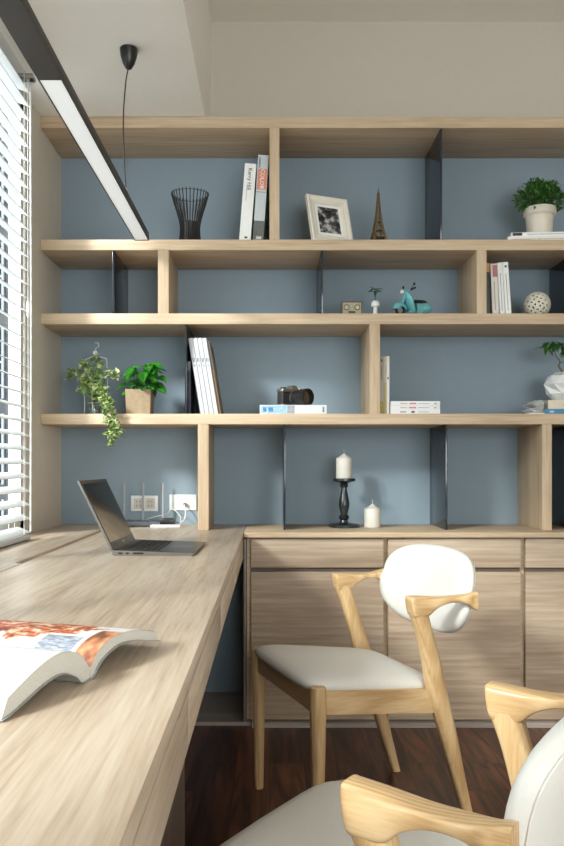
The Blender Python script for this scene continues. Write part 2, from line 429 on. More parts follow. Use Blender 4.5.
# ------------------------------------------------------------------ bookshelf
YS = 3.19
bs = thing('bookshelf', 'wall-wide light oak open bookshelf with blue back and black dividers', 'bookshelf', (.5, 3.35, .75))
Z1, Z2, Z3, Z4 = (2.355, 2.398), (1.867, 1.909), (1.572, 1.6145), (1.1725, 1.2145)
XE = 1.95
for z0, z1 in (Z1, Z2, Z3, Z4): 
    dbox('shelf_board', oakX, XL+.001, XE, YS, YB-.001, z0, z1, .001, bs)
for (xa, xb, z0, z1) in ((-.002, .0375, Z2[1], Z1[0]), (-.447, -.404, Z3[1], Z2[0]), (.825, .864, Z3[1], Z2[0]), (.397, .439, Z4[1], Z3[0]),
                         (-.288, -.245, .7505, Z4[0]), (1.086, 1.1245, .7505, Z4[0]), (1.5, 1.54, Z4[1], Z3[0]), (1.6, 1.64, Z2[1], Z1[0]), (XE-.04, XE, .7505, Z4[0])):
    dbox('upright', oakZ, xa, xb, YS+.0015, YB-.001, z0, z1, .001, bs)
for (x, z0, z1) in ((.684, Z2[1], Z1[0]), (-.626, Z3[1], Z2[0]), (.2075, Z3[1], Z2[0]), (1.2285, Z3[1], Z2[0]), (-.336, Z4[1], Z3[0]),
                    (.058, .7505, Z4[0]), (.705, .7505, Z4[0]), (1.234, .7505, Z4[0])):
    dbox('divider', tint, x-.004, x+.004, YS+.006, YB-.001, z0+.0003, z1-.0003, .0008, bs)

# ------------------------------------------------------------------ chairs
def make_chair(label, group=None):
    t = thing('dining_chair', label, 'chair', group=group)
    slope = lambda y: .036*(.47-y)/.36
    # seat cushion
    b = MB()
    def outline(k, z, crown=0):
        pts = []; n = 56
        for i in range(n):
            a = 2*PI*i/n; ca, sa = math.cos(a), math.sin(a); e = 2/7.0
            u = math.copysign(abs(ca)**e, ca); v = math.copysign(abs(sa)**e, sa)
            y = .292+v*.205*k
            hw = (.204+.036*(v+1)/2)*k
            yy = y + .005*(1-u*u)*(1 if v > 0 else -1)*k; pts.append((u*hw, yy, z+crown*(1-u*u*.6)-slope(yy)))
        return pts
    b.rings([outline(.93, .418), outline(.985, .424), outline(1.0, .433), outline(.99, .442), outline(.955, .450), outline(.86, .4565, .002), outline(.66, .461, .003), outline(.36, .463, .004), outline(.06, .464, .004)])
    b.build('seat', leather, t, smooth=60)
    # rails
    b = MB(); b.box(-.222, .222, .456, .478, .366, .428, .003)
    for v in b.bm.verts:
        if v.co.z < .40: v.co.z += .022*(1-(v.co.x/.222)**2)
    b.build('front_rail', ashcX, t)
    b = MB(); b.box(-.20, .20, .098, .120, .337, .390, .003); b.build('rear_rail', ashcX, t)
    for s in (-1, 1):
        b = MB()
        q = [(.212, .462), (.236, .462), (.224, .098), (.200, .098)]
        b.rings([[(s*x, y, .366-slope(y)) for x, y in q], [(s*x, y, .429-slope(y)) for x, y in q]]); b.build('side_rail', ashcY, t)
    # front legs
    for s in (-1, 1):
        b = MB()
        b.lathe([(.0125, 0), (.0138, .002), (.0150, .08), (.0185, .24), (.0215, .36), (.0215, .425), (.0205, .436), (.017, .4385)], (s*.232, .467, 0), 20)
        lg = b.build('leg', ashc, t)
        b = MB(); b.lathe([(.0115, -.0), (.0122, -.004)], (s*.232, .467, .0), 14)
    # rear legs
    for s in (-1, 1):
        b = MB(); pts = [(.213, -.006, 0, .014, .014), (.215, .03, .12, .0165, .019), (.219, .075, .28, .0185, .026), (.223, .112, .40, .0195, .030), (.230, .130, .47, .0195, .027), (.235, .156, .555, .0205, .024), (.239, .178, .617, .0215, .0265)]
        P = catmull([(p[0], p[1], p[2]) for p in pts], 4); Q = catmull([(p[3], p[4], 0) for p in pts], 4)
        rs = []
        for p, q in zip(P, Q):
            rs.append([(s*(p.x+q.x*math.copysign(abs(math.cos(a))**.75, math.cos(a))), p.y+q.y*math.copysign(abs(math.sin(a))**.75, math.sin(a)), p.z) for a in [2*PI*k/16 for k in range(16)]])
        b.rings(rs); b.build('leg', ashc, t, smooth=50)
    # armrests
    for s in (-1, 1):
        sec = [(.207, .238, .013, .6555, .645), (.204, .238, .019, .658, .630), (.197, .239, .0215, .658, .604), (.178, .240, .0220, .657, .601), (.152, .241, .0220, .655, .604),
               (.130, .243, .0215, .653, .622), (.100, .247, .0205, .652, .634), (.065, .252, .0195, .654, .636), (.035, .259, .018, .658, .628), (.022, .260, .0155, .661, .618), (.010, .261, .0145, .663, .612)]
        A = catmull([(c[0], c[1], c[2]) for c in sec], 4); B = catmull([(c[3], c[4], 0) for c in sec], 4)
        rs = []
        for p, q in zip(A, B):
            cz = (q.x+q.y)/2; hz = (q.x-q.y)/2; ring = []
            for k in range(20):
                a = 2*PI*k/20; ca, sa = math.cos(a), math.sin(a); e = .4
                ring.append((s*(p.y+p.z*math.copysign(abs(ca)**e, ca)), p.x, cz+hz*math.copysign(abs(sa)**e, sa)))
            rs.append(ring)
        b = MB(); b.rings(rs); b.build('armrest', ashcY, t, smooth=50)
    # backrest
    def bp(u, v, off):   # u in -1..1 across, v in -1..1 up; off along the outward normal
        x = u*.256; z = .638+v*.124
        y = -.022+.052*u*u-(z-.64)*.22
        n = Vector((-2*.052*u/.262, 1, .22)).normalized()
        return Vector((x, y, z))+n*off
    def ring(k, off, n=60):
        out = []
        for i in range(n):
            a = 2*PI*i/n; ca, sa = math.cos(a), math.sin(a); e = 2/2.9
            u = math.copysign(abs(ca)**e, ca); v = math.copysign(abs(sa)**e, sa)
            u *= (.95+.05*v) if v > 0 else (1-.10*v*v-.05*abs(v)) 
            out.append(bp(u*k, v*k, off))
        return out
    b = MB()
    b.rings([ring(.05, .024), ring(.4, .0235), ring(.7, .022), ring(.88, .0185), ring(.96, .012), ring(.995, .004), ring(1.0, -.004), ring(.985, -.012), ring(.94, -.017), ring(.8, -.0195), ring(.5, -.021), ring(.05, -.021)])
    bk = b.build('backrest', leather, t, smooth=60)
    b = MB(); b.tube(ring(.955, -.0165), .0016, 6, closed=True); b.build('piping', leather, bk)
    return t
c1 = make_chair('pale wood armchair with white seat standing whole in front of the cabinets')
c1.location = (.4835, 2.443, 0); c1.rotation_euler = (0, 0, R(110)); c1['group'] = 'white upholstered wooden chairs'
c2 = copy_tree(c1); c2.location = (.391, .984, 0); c2.rotation_euler = (0, 0, R(56))
c2['label'] = 'nearest pale wood armchair, cut off by the bottom right of the photo'

# ------------------------------------------------------------------ books
def book(label, th, h, d, loc, lean=0, col=(235, 235, 233), yaw=0, hard=True, marks=(), title=None, name='book', group=None, bands=()):
    """upright book, spine towards -y. lean in degrees, + tips the top to +x"""
    s = -1 if lean > 0 else 1
    t = thing(name, label, 'book', loc, rot=(0, R(lean), R(yaw)), group=group)
    x0, x1 = (-th, 0) if s < 0 else (0, th)
    cm = mat('cover_%d_%d_%d' % col, col, .45, var=.02)
    c = .0025 if hard else .0009
    b = MB(); b.box(x0, x0+c, 0, d, 0, h, .0004); b.box(x1-c, x1, 0, d, 0, h, .0004); b.box(x0, x1, -.001, c, 0, h, .0006); b.build('cover', cm, t)
    b = MB(); b.box(x0+c, x1-c, c, d-.002, .001, h-.002); b.build('pages', paper, t, smooth=0)
    for bi, (z0, z1, f0, f1, cc) in enumerate(bands):
        b = MB(); b.box(x0+th*f0, x0+th*f1, -.0014-.00025*bi, -.0009, h*z0, h*z1); b.build('spine_mark', mat('mark_%d_%d_%d' % cc, cc, .5, var=.25, vscale=160), t, smooth=0)
    if title:
        txt, zc, size, cc = title
        lettering(txt, size, t, basis((0, 0, -1), (1, 0, 0), ((x0+x1)/2, -.0029, h*zc)), mat('mark_%d_%d_%d' % cc, cc, .5), 'spine_title')
    return t
def flat_book(label, w, d, th, loc, yaw=0, col=(235, 235, 233), marks=(), name='book', group=None, hard=True):
    """lying book, centre of its spine edge at loc, spine towards -y"""
    t = thing(name, label, 'book', loc, R(yaw), group)
    cm = mat('cover_%d_%d_%d' % col, col, .45, var=.02); c = .0022 if hard else .0009
    b = MB(); b.box(-w/2, w/2, 0, d, 0, c, .0004); b.box(-w/2, w/2, 0, d, th-c, th, .0004); b.box(-w/2, w/2, -.001, c, 0, th, .0006); b.build('cover', cm, t)
    b = MB(); b.box(-w/2+.002, w/2-.002, c, d-.002, c, th-c); b.build('pages', paper, t, smooth=0)
    for bi, (f0, f1, z0, z1, cc) in enumerate(marks):
        b = MB(); b.box(-w/2+w*f0, -w/2+w*f1, -.0014-.00025*bi, -.0009, th*z0, th*z1); b.build('spine_mark', mat('mark_%d_%d_%d' % cc, cc, .5, var=.25, vscale=160), t, smooth=0)
    return t
zs1, zs2, zs3, zs4 = Z2[1]+.0003, Z3[1]+.0003, Z4[1]+.0003, .7503
# top row pair, leaning right on the upright
YF = 3.225; kf = YF/800
x = (250.4-270)*kf
book('tall white hardcover with black spine title leaning right on the top shelf', .046, .315, .235, (x, YF, zs1), 4.4, (232, 232, 230), title=('Kerry Hill', .80, .022, (50, 50, 52)),
     bands=((.04, .065, .45, .7, (60, 60, 62)), (.52, .74, .30, .34, (170, 170, 170))))
x = -.0275
book('grey hardcover with red patterned spine leaning against the top shelf upright', .043, .350, .235, (x, YF+.002, zs1), 3.8, (188, 196, 200),
     bands=((.60, .84, .08, .95, (206, 132, 112)), (.57, .575, .0, 1, (90, 80, 76)), (.0, .24, .0, 1, (92, 96, 92)), (.85, .97, .1, .25, (120, 130, 138)), (.03, .06, .3, .8, (190, 190, 186))),
     title=('COLOR', .72, .024, (240, 232, 222)))
# second row group right of the upright
g = None
YF = 3.23; kf = YF/800
book('dark green book with an orange top beside the upright on the second shelf', .022, .212, .16, (.8655, YF, zs2), 0, (44, 52, 44), bands=((.82, .99, .05, .95, (176, 128, 70)),))
book('off-white book with a pink-red block, second in the row beside the white ball', .027, .208, .16, (.8985, YF, zs2), -2.6, (214, 208, 202), bands=((.74, .97, .3, .98, (168, 108, 112)), (.1, .65, .4, .5, (140, 130, 128))))
book('thin white book with fine grey lettering, third in the row beside the white ball', .020, .212, .16, (.9290, YF, zs2), -3.2, (224, 224, 222), bands=((.08, .8, .42, .54, (130, 130, 134)),))
book('white book leaning left at the end of the row, nearest the white ball', .023, .214, .16, (.9520, YF, zs2), -3.8, (232, 232, 230), bands=((.9, .94, .35, .7, (50, 50, 50)), (.08, .78, .42, .52, (130, 130, 134))))
# third row magazines
YF = 3.225; kf = YF/800
bx = (200.3-270)*kf
book('short dark navy book upright under the leaning white magazines', .011, .215, .17, (-.3315, YF+.004, zs3), 0, (36, 38, 58), bands=((.82, .99, .0, 1, (110, 112, 122)),))
mg = None
mlabel = ['leftmost of four matching white magazines leaning left on the third shelf', 'second from left of four matching white magazines on the third shelf',
          'third from left of four matching white magazines on the third shelf', 'rightmost of four matching white magazines, against the brown one']
for i in range(4):
    if mg is None:
        mg = book(mlabel[0], .0178, .309, .22, (bx, YF, zs3), -9.1, (206, 208, 212), hard=False, name='magazine', group='matching white magazines on the third shelf',
                  bands=((.685, .74, .25, .42, (60, 60, 64)), (.685, .74, .58, .7, (60, 60, 64)), (.62, .655, .3, .7, (170, 170, 176)), (.0, 1.0, .0, .07, (128, 128, 134)), (.0, 1.0, .93, 1.0, (150, 150, 156))))  # full-height edge bands paint in the shaded gaps between magazines
        t = mg
    else:
        t = copy_tree(mg); t['label'] = mlabel[i]
    t.location = (bx+i*.01825, YF, zs3)
book('brown-covered magazine leaning on the four white magazines', .010, .300, .225, (bx+4*.01825+.0008, YF+.006, zs3), -9.1, (120, 96, 66), hard=False, name='magazine', bands=((.6, .98, .1, .9, (96, 88, 84)),))
# third row, right of upright
book('grey book with a mustard foot against the upright on the third shelf', .019, .233, .16, (.4405, YF, zs3), 0, (150, 142, 130), bands=((.0, .22, .1, .95, (146, 134, 44)), (.9, .95, .35, .65, (50, 50, 50)), (.6, .85, .42, .58, (90, 84, 78))))
book('thin mustard book between the grey book and the thin white one', .010, .232, .16, (.4598, YF, zs3), 0, (168, 152, 92), bands=((.55, 1, .0, 1, (176, 168, 150)),))
book('thin white book standing beside the low stack on the third shelf', .011, .234, .16, (.4702, YF, zs3), 0, (212, 210, 204), bands=((.6, .64, .3, .7, (60, 60, 60)),))
sc_ = (.5835)
mk = ((.2, .34, .35, .6, (190, 150, 156)), (.38, .52, .3, .65, (196, 110, 130)), (.56, .78, .4, .55, (150, 150, 156)), (.88, .93, .3, .6, (150, 150, 156)))
mk3 = ((.2, .32, .3, .65, (150, 150, 156)), (.42, .49, .25, .7, (80, 80, 84)), (.56, .78, .4, .55, (150, 150, 156)))
flat_book('bottom white paperback of the stack of three on the third shelf', .200, .14, .0178, (sc_, 3.215, zs3), 0, (216, 216, 216), mk3, hard=False)
flat_book('middle white paperback with pink spine lettering in the stack of three', .200, .14, .0160, (sc_-.0005, 3.216, zs3+.0180), 0, (217, 216, 216), mk, hard=False)
flat_book('top white paperback of the stack of three on the third shelf', .199, .14, .0175, (sc_+.0005, 3.215, zs3+.0342), 0, (218, 218, 218), mk, hard=False)
# book under the camera
flat_book('white book with a light blue spine block lying under the camera', .268, .19, .036, (.093, 3.21, zs3), 0, (208, 211, 214),
          ((.02, .40, .06, .94, (150, 184, 210)), (.05, .10, .25, .75, (70, 122, 170)), (.13, .20, .25, .75, (70, 122, 170)), (.41, .52, .06, .94, (148, 154, 162)), (.94, .965, .2, .8, (120, 120, 124))))
# under potted plant
flat_book('lower white magazine under the round potted plant', .30, .21, .019, (1.105, 3.207, zs1), -4, (226, 224, 220), ((.05, .9, .3, .5, (190, 182, 170)),), name='magazine', hard=False)
flat_book('upper white magazine with a black label under the round potted plant', .29, .21, .0165, (1.115, 3.21, zs1+.0193), -4, (232, 232, 230), ((.02, .15, .2, .9, (36, 36, 38)), (.22, .9, .4, .6, (170, 170, 172))), name='magazine', hard=False)
# third row right edge
flat_book('blue hardcover lying at the right end of the third shelf', .22, .16, .021, (1.215, 3.225, zs3), 0, (40, 112, 160), ((.1, .18, .3, .7, (150, 190, 214)), (.4, .8, .35, .65, (120, 170, 200))))
flat_book('thick cream book lying on the blue hardcover under the faceted vase', .20, .155, .036, (1.222, 3.228, zs3+.0213), 0, (206, 196, 172), ((.3, .5, .3, .6, (176, 164, 140)),))
# fanned white paperback behind
t = thing('paperback_book', 'white paperback with loose wavy fanned pages left of the blue hardcover', 'book', (1.067, 3.26, zs3))
b = MB(); b.box(-.03, .035, -.055, .09, 0, .003, .0006); b.build('cover', white, t)
rnd = random.Random(3)
b = MB()
for i in range(13):
    z = .004+i*.0042; w0 = -.018+.010*math.sin(i*1.3)+i*.0018; pts = []
    n = 8
    for k in range(n+1):
        u = k/n; pts.append((w0+(.034-w0)*u, z+.0022*math.sin(u*7+i*.8)*(1-u)))
    b.prism(pts+[(p[0], p[1]+.0012) for p in reversed(pts)], -.045+rnd.random()*.01, .08, axis=1)
b.build('pages', white, t)

# ------------------------------------------------------------------ open book on the desk
ob = thing('open_book', 'open illustrated book lying face up on the desk', 'book', (-.2176, .967, .7518), R(71.3))
topR = [(.002, .013), (.012, .024), (.03, .034), (.06, .039), (.09, .0385), (.12, .035), (.15, .0285), (.177, .0205)]
botR = [(.002, .0), (.006, .002), (.025, .017), (.06, .0265), (.09, .0265), (.12, .022), (.15, .015), (.181, .0085)]
topL = [(-.002, .013), (-.010, .024), (-.03, .038), (.0-.06, .0445), (-.09, .042), (-.12, .0335), (-.145, .0245), (-.158, .0195)]
botL = [(-.002, .0), (-.02, .001), (-.035, .012), (-.06, .0215), (-.09, .020), (-.12, .0125), (-.15, .004), (-.168, .0012)]
def smooth2(p): return [(v.x, v.y) for v in catmull([(a, b_, 0) for a, b_ in p], 5)]
HV = .265
edge = mat('page_block_edges', (206, 202, 194), .85, var=.10, vscale=500)
for tp, bt_, nm in ((topR, botR, 'page_block'), (topL, botL, 'page_block')):
    b = MB(); a = smooth2(tp); c = smooth2(bt_)
    b.prism(a+list(reversed(c)), .0, HV, axis=1); b.build(nm, edge, ob, smooth=30)
coverm = mat('book_cover_grey', (150, 150, 146), .5)
b = MB()
for c in (smooth2(botR), smooth2(botL)):
    b.prism([(p[0]*1.012, p[1]-.0002) for p in c]+[(p[0]*1.012, p[1]-.0012) for p in reversed(c)], -.003, HV+.003, axis=1)
b.box(-.008, .008, 0, HV, -.0001, .0008)
b.build('cover', coverm, ob)
pg = mat('printed_page', (222, 221, 219), .45, var=.02)
def spot(name, c0, c1, c2, sc=60, stretch=(1, 1, 1)):
    m = bpy.data.materials.new(name); m.use_nodes = True; nt = m.node_tree; bb = nt.nodes['Principled BSDF']
    tc = nt.nodes.new('ShaderNodeTexCoord'); mp = nt.nodes.new('ShaderNodeMapping'); mp.inputs['Scale'].default_value = [sc*v for v in stretch]
    n = nt.nodes.new('ShaderNodeTexNoise'); n.inputs['Scale'].default_value = 1; n.inputs['Detail'].default_value = 6
    cr = nt.nodes.new('ShaderNodeValToRGB'); e = cr.color_ramp.elements; e[0].position = .36; e[0].color = lin(c0); e[1].position = .66; e[1].color = lin(c2); k = e.new(.5); k.color = lin(c1)
    L = nt.links.new; L(tc.outputs['Object'], mp.inputs[0]); L(mp.outputs[0], n.inputs['Vector']); L(n.outputs['Fac'], cr.inputs[0]); L(cr.outputs[0], bb.inputs['Base Color'])
    bb.inputs['Roughness'].default_value = .4
    return m
food = spot('page_food_photo', (120, 44, 22), (206, 104, 56), (246, 222, 190), 95)
text = spot('page_text_block', (120, 126, 142), (150, 156, 170), (196, 200, 208), 260, (1, .3, 1))
brown = spot('page_brown_photo', (120, 74, 52), (186, 122, 84), (222, 178, 140), 60, (.4, 1, 1))
for pts, right in ((topR, 1), (topL, 0)):
    b = MB(); a = smooth2(pts); NY = 44
    V = [[b.bm.verts.new((p[0], HV*j/NY, p[1]+.0005)) for j in range(NY+1)] for p in a]
    for i in range(len(a)-1):
        for j in range(NY):
            f = b.bm.faces.new((V[i][j], V[i+1][j], V[i+1][j+1], V[i][j+1]))
            u = (a[i][0]+a[i+1][0])/2; v = HV*(j+.5)/NY; mi = 0
            if right:
                wob = .012*math.sin(u*90+v*60)+.006*math.sin(v*170)
                if (.052 if v < .1 else .036)+wob*.6 < u < .15 and .048+wob < v < .225: mi = 1
                elif u < .050 and .036 < v < .088: mi = 2
                elif v < .030 and u < .085: mi = 3
                elif u < .012 and v < .10: mi = 3
            f.material_index = mi
    b.build('page_sheet', [pg, food, text, brown] if right else [pg], ob, smooth=60, fixn=True)

# ------------------------------------------------------------------ laptop
lt = thing('laptop', 'open slim dark silver laptop standing on the desk', 'laptop', (-.452, 2.29, .7503), R(-1.2))
LW, LD = .338, .236   # along y, along x
b = MB(); b.prism([(0, .003), (.006, .0), (LD-.01, .0), (LD, .005), (LD-.001, .0075), (0, .0155)], 0, LW, axis=1); lb = b.build('base', lapsil, lt)
b = MB(); b.prism([(.012, .0152), (LD-.004, .0078), (LD-.004, .0083), (.012, .0158)], .004, LW-.004, axis=1); b.build('palm_deck', lapdark, lt)
for i in range(6):
    for j in range(14):
        x0 = .028+i*.0172; y0 = .028+j*.0203; z = .0158-(x0-.012)*(.0075/.22)
        if i == 5 and 4 <= j <= 8:
            if j != 4: continue
            y1 = y0+.0203*5-.003
        else: y1 = y0+.0173
        b = MB(); b.box(x0, x0+.0146, y0, y1, z-.001, z+.0012, 0); b.build('key', keym, lb, smooth=0)
b = MB(); b.box(.15, .214, .115, .215, .0076, .0109, 0)
for v in b.bm.verts: v.co.z = (.0158-(v.co.x-.012)*(.0075/.22)) + (.0004 if v.co.z > .01 else -.002)
b.build('touchpad', mat('touchpad', (84, 80, 78), .3, metal=.5), lt, smooth=0)
b = MB()
for x0, x1 in ((.018, .03), (.04, .048), (.06, .09)): b.box(x0, x1, -.0006, .004, .0045, .0095)
b.build('port', blk, lt, smooth=0)
def lid(x0, x1, y0, y1, t0, t1, bev=0):   # in lid plane: x along height, t thickness; tilted 26 degrees back
    b = MB(); a = R(26); vs = b.box(t0, t1, y0, y1, x0, x1, bev)
    for v in b.bm.verts:
        h, t = v.co.z, v.co.x
        v.co.x = -h*math.sin(a)+t*math.cos(a); v.co.z = .0135+h*math.cos(a)+t*math.sin(a)
    return b
ld = lid(0, .223, 0, LW, -.0035, .0025, .001).build('screen_lid', lapsil, lt)
lid(.001, .222, .002, LW-.002, .0025, .0032).build('bezel', lapdark, ld, smooth=0)
lid(.024, .212, .012, LW-.012, .0032, .0037).build('screen', mat('dark_screen', (24, 26, 28), .06, spec=.9), ld, smooth=0)
a = R(26)
lettering('ASUS', .011, ld, basis((0, 1, 0), (-math.sin(a), 0, math.cos(a)), (-.012*math.sin(a)+.0038*math.cos(a)+0.0, LW/2, .0135+.012*math.cos(a)+.0038*math.sin(a))), mat('logo_grey', (190, 190, 190), .4), 'logo')

# ------------------------------------------------------------------ things on the counter
ch = thing('candle_holder', 'turned dark pewter candle holder on the counter', 'candle holder', (.31, 3.35, zs4))
b = MB(); b.lathe([(.064, 0), (.067, .003), (.067, .009), (.06, .013), (.035, .016), (.018, .020), (.015, .030), (.021, .036), (.023, .042), (.019, .048), (.014, .053), (.016, .062), (.021, .080), (.023, .096), (.021, .112), (.016, .135), (.0125, .155), (.012, .166), (.017, .170), (.018, .176), (.014, .181), (.020, .186), (.042, .191), (.0475, .194), (.0475, .2025), (.045, .204)], seg=40)
b.build('stem', pewter, ch)
def candle(label, loc, r, h):
    t = thing('pillar_candle', label, 'candle', loc)
    b = MB(); b.lathe([(r*.97, 0), (r, .003), (r, h-.006), (r*.96, h), (r*.45, h+.011), (r*.12, h+.02), (.001, h+.022)], seg=36); b.build('wax_body', wax, t)
    b = MB(); b.tube([(0, 0, h+.018), (.0005, 0, h+.028), (-.001, 0, h+.037)], .0014, 6); b.build('wick', mat('wick', (190, 186, 176), .9), t)
candle('ivory pillar candle standing on the dark candle holder', (.31, 3.35, zs4+.2042), .0335, .083)
candle('ivory pillar candle standing directly on the counter', (.4285, 3.345, zs4), .0345, .076)
# router
rt = thing('wireless_router', 'dark flat wireless router with three grey antennas at the blue wall', 'router', (-.556, 3.40, zs4))
b = MB(); b.box(-.085, .095, -.045, .06, .002, .022, .006); b.build('body', mat('router_body', (70, 76, 84), .3), rt)
for x in (-.075, .008, .094):
    b = MB(); b.tube([(x, .055, .012), (x, .056, .07), (x, .058, .182)], [.0055, .0052, .004], 10, flat=.6); b.build('antenna', mat('antenna_grey', (150, 152, 154), .5), rt)
ps = thing('power_strip', 'white power strip lying behind the desk end', 'power strip', (-.435, 3.34, zs4))
b = MB(); b.box(-.062, .062, -.02, .02, 0, .011, .003); b.build('body', porc, ps)
ad_ = thing('power_adapter', 'black power adapter plugged in beside the router', 'adapter', (-.437, 3.41, zs4))
b = MB(); b.box(-.028, .03, -.02, .02, 0, .034, .006); b.build('body', blk, ad_)
b = MB(); b.tube(catmull([(-.03, 0, .012), (-.045, -.01, .005), (-.06, -.02, .006)], 5), .003, 8); b.build('lead', blk, ad_)
# outlets
def outlet(px0, px1, py0, py1, label, kind):
    a = W(px0, py1, YB); c = W(px1, py0, YB); w = c.x-a.x; h = c.z-a.z
    t = thing('wall_outlet', label, 'outlet', ((a.x+c.x)/2, YB, a.z))
    b = MB(); b.box(-w/2, w/2, -.007, -.0005, 0, h, .002); b.build('plate', porc, t)
    sl = mat('socket_slot', (70, 66, 60), .6); rim = mat('socket_rim', (196, 190, 178), .5)
    if kind == 0:
        for cx in (-.026, .026):
            b = MB(); b.box(cx-.021, cx+.021, -.0085, -.0068, .012, h-.012, .0006, mi=0)
            for dx in (-.007, .007): 
                b.box(cx+dx-.0012, cx+dx+.0012, -.0089, -.0084, h/2+.004, h/2+.013, mi=1); b.box(cx+dx-.0012, cx+dx+.0012, -.0089, -.0084, h/2-.014, h/2-.005, mi=1)
            b.build('socket', [rim, sl], t)
    else:
        b = MB(); b.tube([(-.0+.01, -.007, h*.38), (.01, -.022, h*.38)], .008, 12); b.build('jack', mat('jack', (110, 104, 96), .5), t)
    return t
outlet(131, 158.3, 495.5, 511.2, 'white double wall outlet behind the router antennas', 0)
outlet(169.6, 196.6, 494.5, 510.3, 'white wall outlet with a cable plugged in, left of the upright', 1)
cw = mat('white_cable', (214, 212, 206), .5)
b = MB()
b.tube(catmull([W(184, 504.5, 3.485), W(185.5, 512, 3.46), W(184, 520, 3.44), (-.39, 3.44, .765), (-.42, 3.46, .757), (-.47, 3.45, .754)], 8), .0026, 8)
tag(b.build('power_cable', cw), 'white cable hanging in a loop from the right outlet', 'cable')
b = MB(); b.tube(catmull([(-.375, 3.35, .762), W(180, 516, 3.44), W(172, 509, 3.48), W(166, 514, 3.47), W(150, 518, 3.46), (-.545, 3.462, .765)], 8), .0016, 8)
tag(b.build('network_cable', cw), 'thin white cable curving from the power strip to the router', 'cable')
# ------------------------------------------------------------------ wire vase
wv = thing('slatted_vase', 'black flared wire-slat vase on the top shelf', 'vase', (-.33, 3.3, zs1))
b = MB(); NV = 30
for i in range(NV):
    a = 2*PI*i/NV; pts = []
    for z, r in ((0, .047), (.03, .043), (.07, .040), (.10, .043), (.14, .053), (.18, .066), (.222, .077)):
        pts.append((r*math.cos(a), r*math.sin(a), z))
    b.tube(catmull(pts, 3), .0019, 6)
b.build('slats', blk, wv)
b = MB(); b.lathe([(.0405, .0), (.046, .0), (.046, .006), (.042, .03), (.039, .07), (.0415, .098), (.0395, .098), (.037, .07), (.0395, .03), (.0405, .006)], seg=36); b.build('inner_sleeve', blk, wv)
b = MB(); b.tube([(.0765*math.cos(2*PI*i/40), .0765*math.sin(2*PI*i/40), .214) for i in range(40)], .0013, 6, closed=True); b.build('rim_wire', blk, wv)
# ------------------------------------------------------------------ photo frame
pf = thing('photo_frame', 'white picture frame with black and white photo on the top shelf', 'picture frame', ((311.5-270)*3.235/800, 3.235, zs1+.004), rot=(0, 0, R(23)))
tiltM = Matrix.Rotation(R(-17), 4, 'X')
def framebox(b, x0, x1, y0, y1, z0, z1, bev=0, mi=0): b.box(x0, x1, y0, y1, z0, z1, bev, mi, M=tiltM)
fw, fh, fb = .188, .214, .034
b = MB(); frm = mat('white_frame', (226, 220, 208), .45)
# moulded frame from mitred profile
prof = [(0, 0), (0, -.016), (.006, -.019), (.014, -.0165), (.020, -.012), (.026, -.0125), (.031, -.010), (fb, -.006), (fb, 0)]
rs = []
for cx, cz, sx, sz in ((0, 0, 1, 1), (fw, 0, -1, 1), (fw, fh, -1, -1), (0, fh, 1, -1)):
    rs.append([tiltM @ Vector((cx+sx*d, y, cz+sz*d)) for d, y in prof])
b.rings(rs, closed=True); b.build('frame', frm, pf, smooth=20)
b = MB(); framebox(b, fb-.002, fw-fb+.002, -.004, -.001, fb-.002, fh-fb+.002); b.build('mat_board', white, pf, smooth=0)
b = MB(); framebox(b, fb+.012, fw-fb-.012, -.0046, -.004, fb+.014, fh-fb-.012); b.build('photo', spot('grey_photograph', (18, 18, 20), (70, 70, 72), (190, 190, 190), 42), pf, smooth=0)
b = MB(); framebox(b, .004, fw-.004, -.001, .004, .004, fh-.004); b.build('backing', kraft, pf, smooth=0)
b = MB(); b.rings([[(.08, .005, .001), (.11, .005, .001), (.11, .105, .0), (.08, .105, .0)], [(.08, .04, .15), (.11, .04, .15), (.11, .046, .15), (.08, .046, .15)]]); b.build('easel_back', blk, pf, smooth=0)
# ------------------------------------------------------------------ lattice tower figurine
et = thing('tower_figurine', 'small bronze lattice tower figurine beside the picture frame', 'figurine', ((378.3-270)*3.29/800, 3.29, zs1+.005), R(12))
br = mat('bronze', (112, 96, 66), .4, metal=.6, var=.25)
b = MB(); w_ = [(0, .030), (.03, .0225), (.06, .0165), (.095, .0115), (.14, .0068), (.19, .0036), (.21, .0028)]
for sx in (-1, 1):
    for sy in (-1, 1):
        b.tube([(sx*w, sy*w, z) for z, w in w_], [.0062, .0054, .0046, .0038, .003, .0025, .0022], 6)
for (z0, w0), (z1, w1) in zip(w_, w_[1:]):
    for ax in range(4):
        c, s_ = [(1, 0), (0, 1), (-1, 0), (0, -1)][ax]
        def P(u, w, z): return (c*w - s_*u*w, s_*w + c*u*w, z)
        if z0 > 0:
            b.tube([P(-1, w0, z0), P(1, w1, z1)], .0016, 5); b.tube([P(1, w0, z0), P(-1, w1, z1)], .0016, 5)
        else:
            b.tube([P(math.sin(q)*.95, w0*1.0-(w0-w1)*math.cos(q)*.8, .004+.022*math.cos(q)) for q in [PI*(k/10-.5) for k in range(11)]], .0013, 5)
b.build('lattice', br, et)
for w, z0, z1 in ((.0185, .058, .063), (.026, .028, .033), (.0125, .094, .098), (.0055, .205, .212)):
    b = MB(); b.box(-w, w, -w, w, z0, z1); b.build('platform', br, et)
b = MB(); b.lathe([(.0038, .212), (.003, .22), (.0012, .228), (.0007, .240)], seg=10); b.build('spire', br, et)
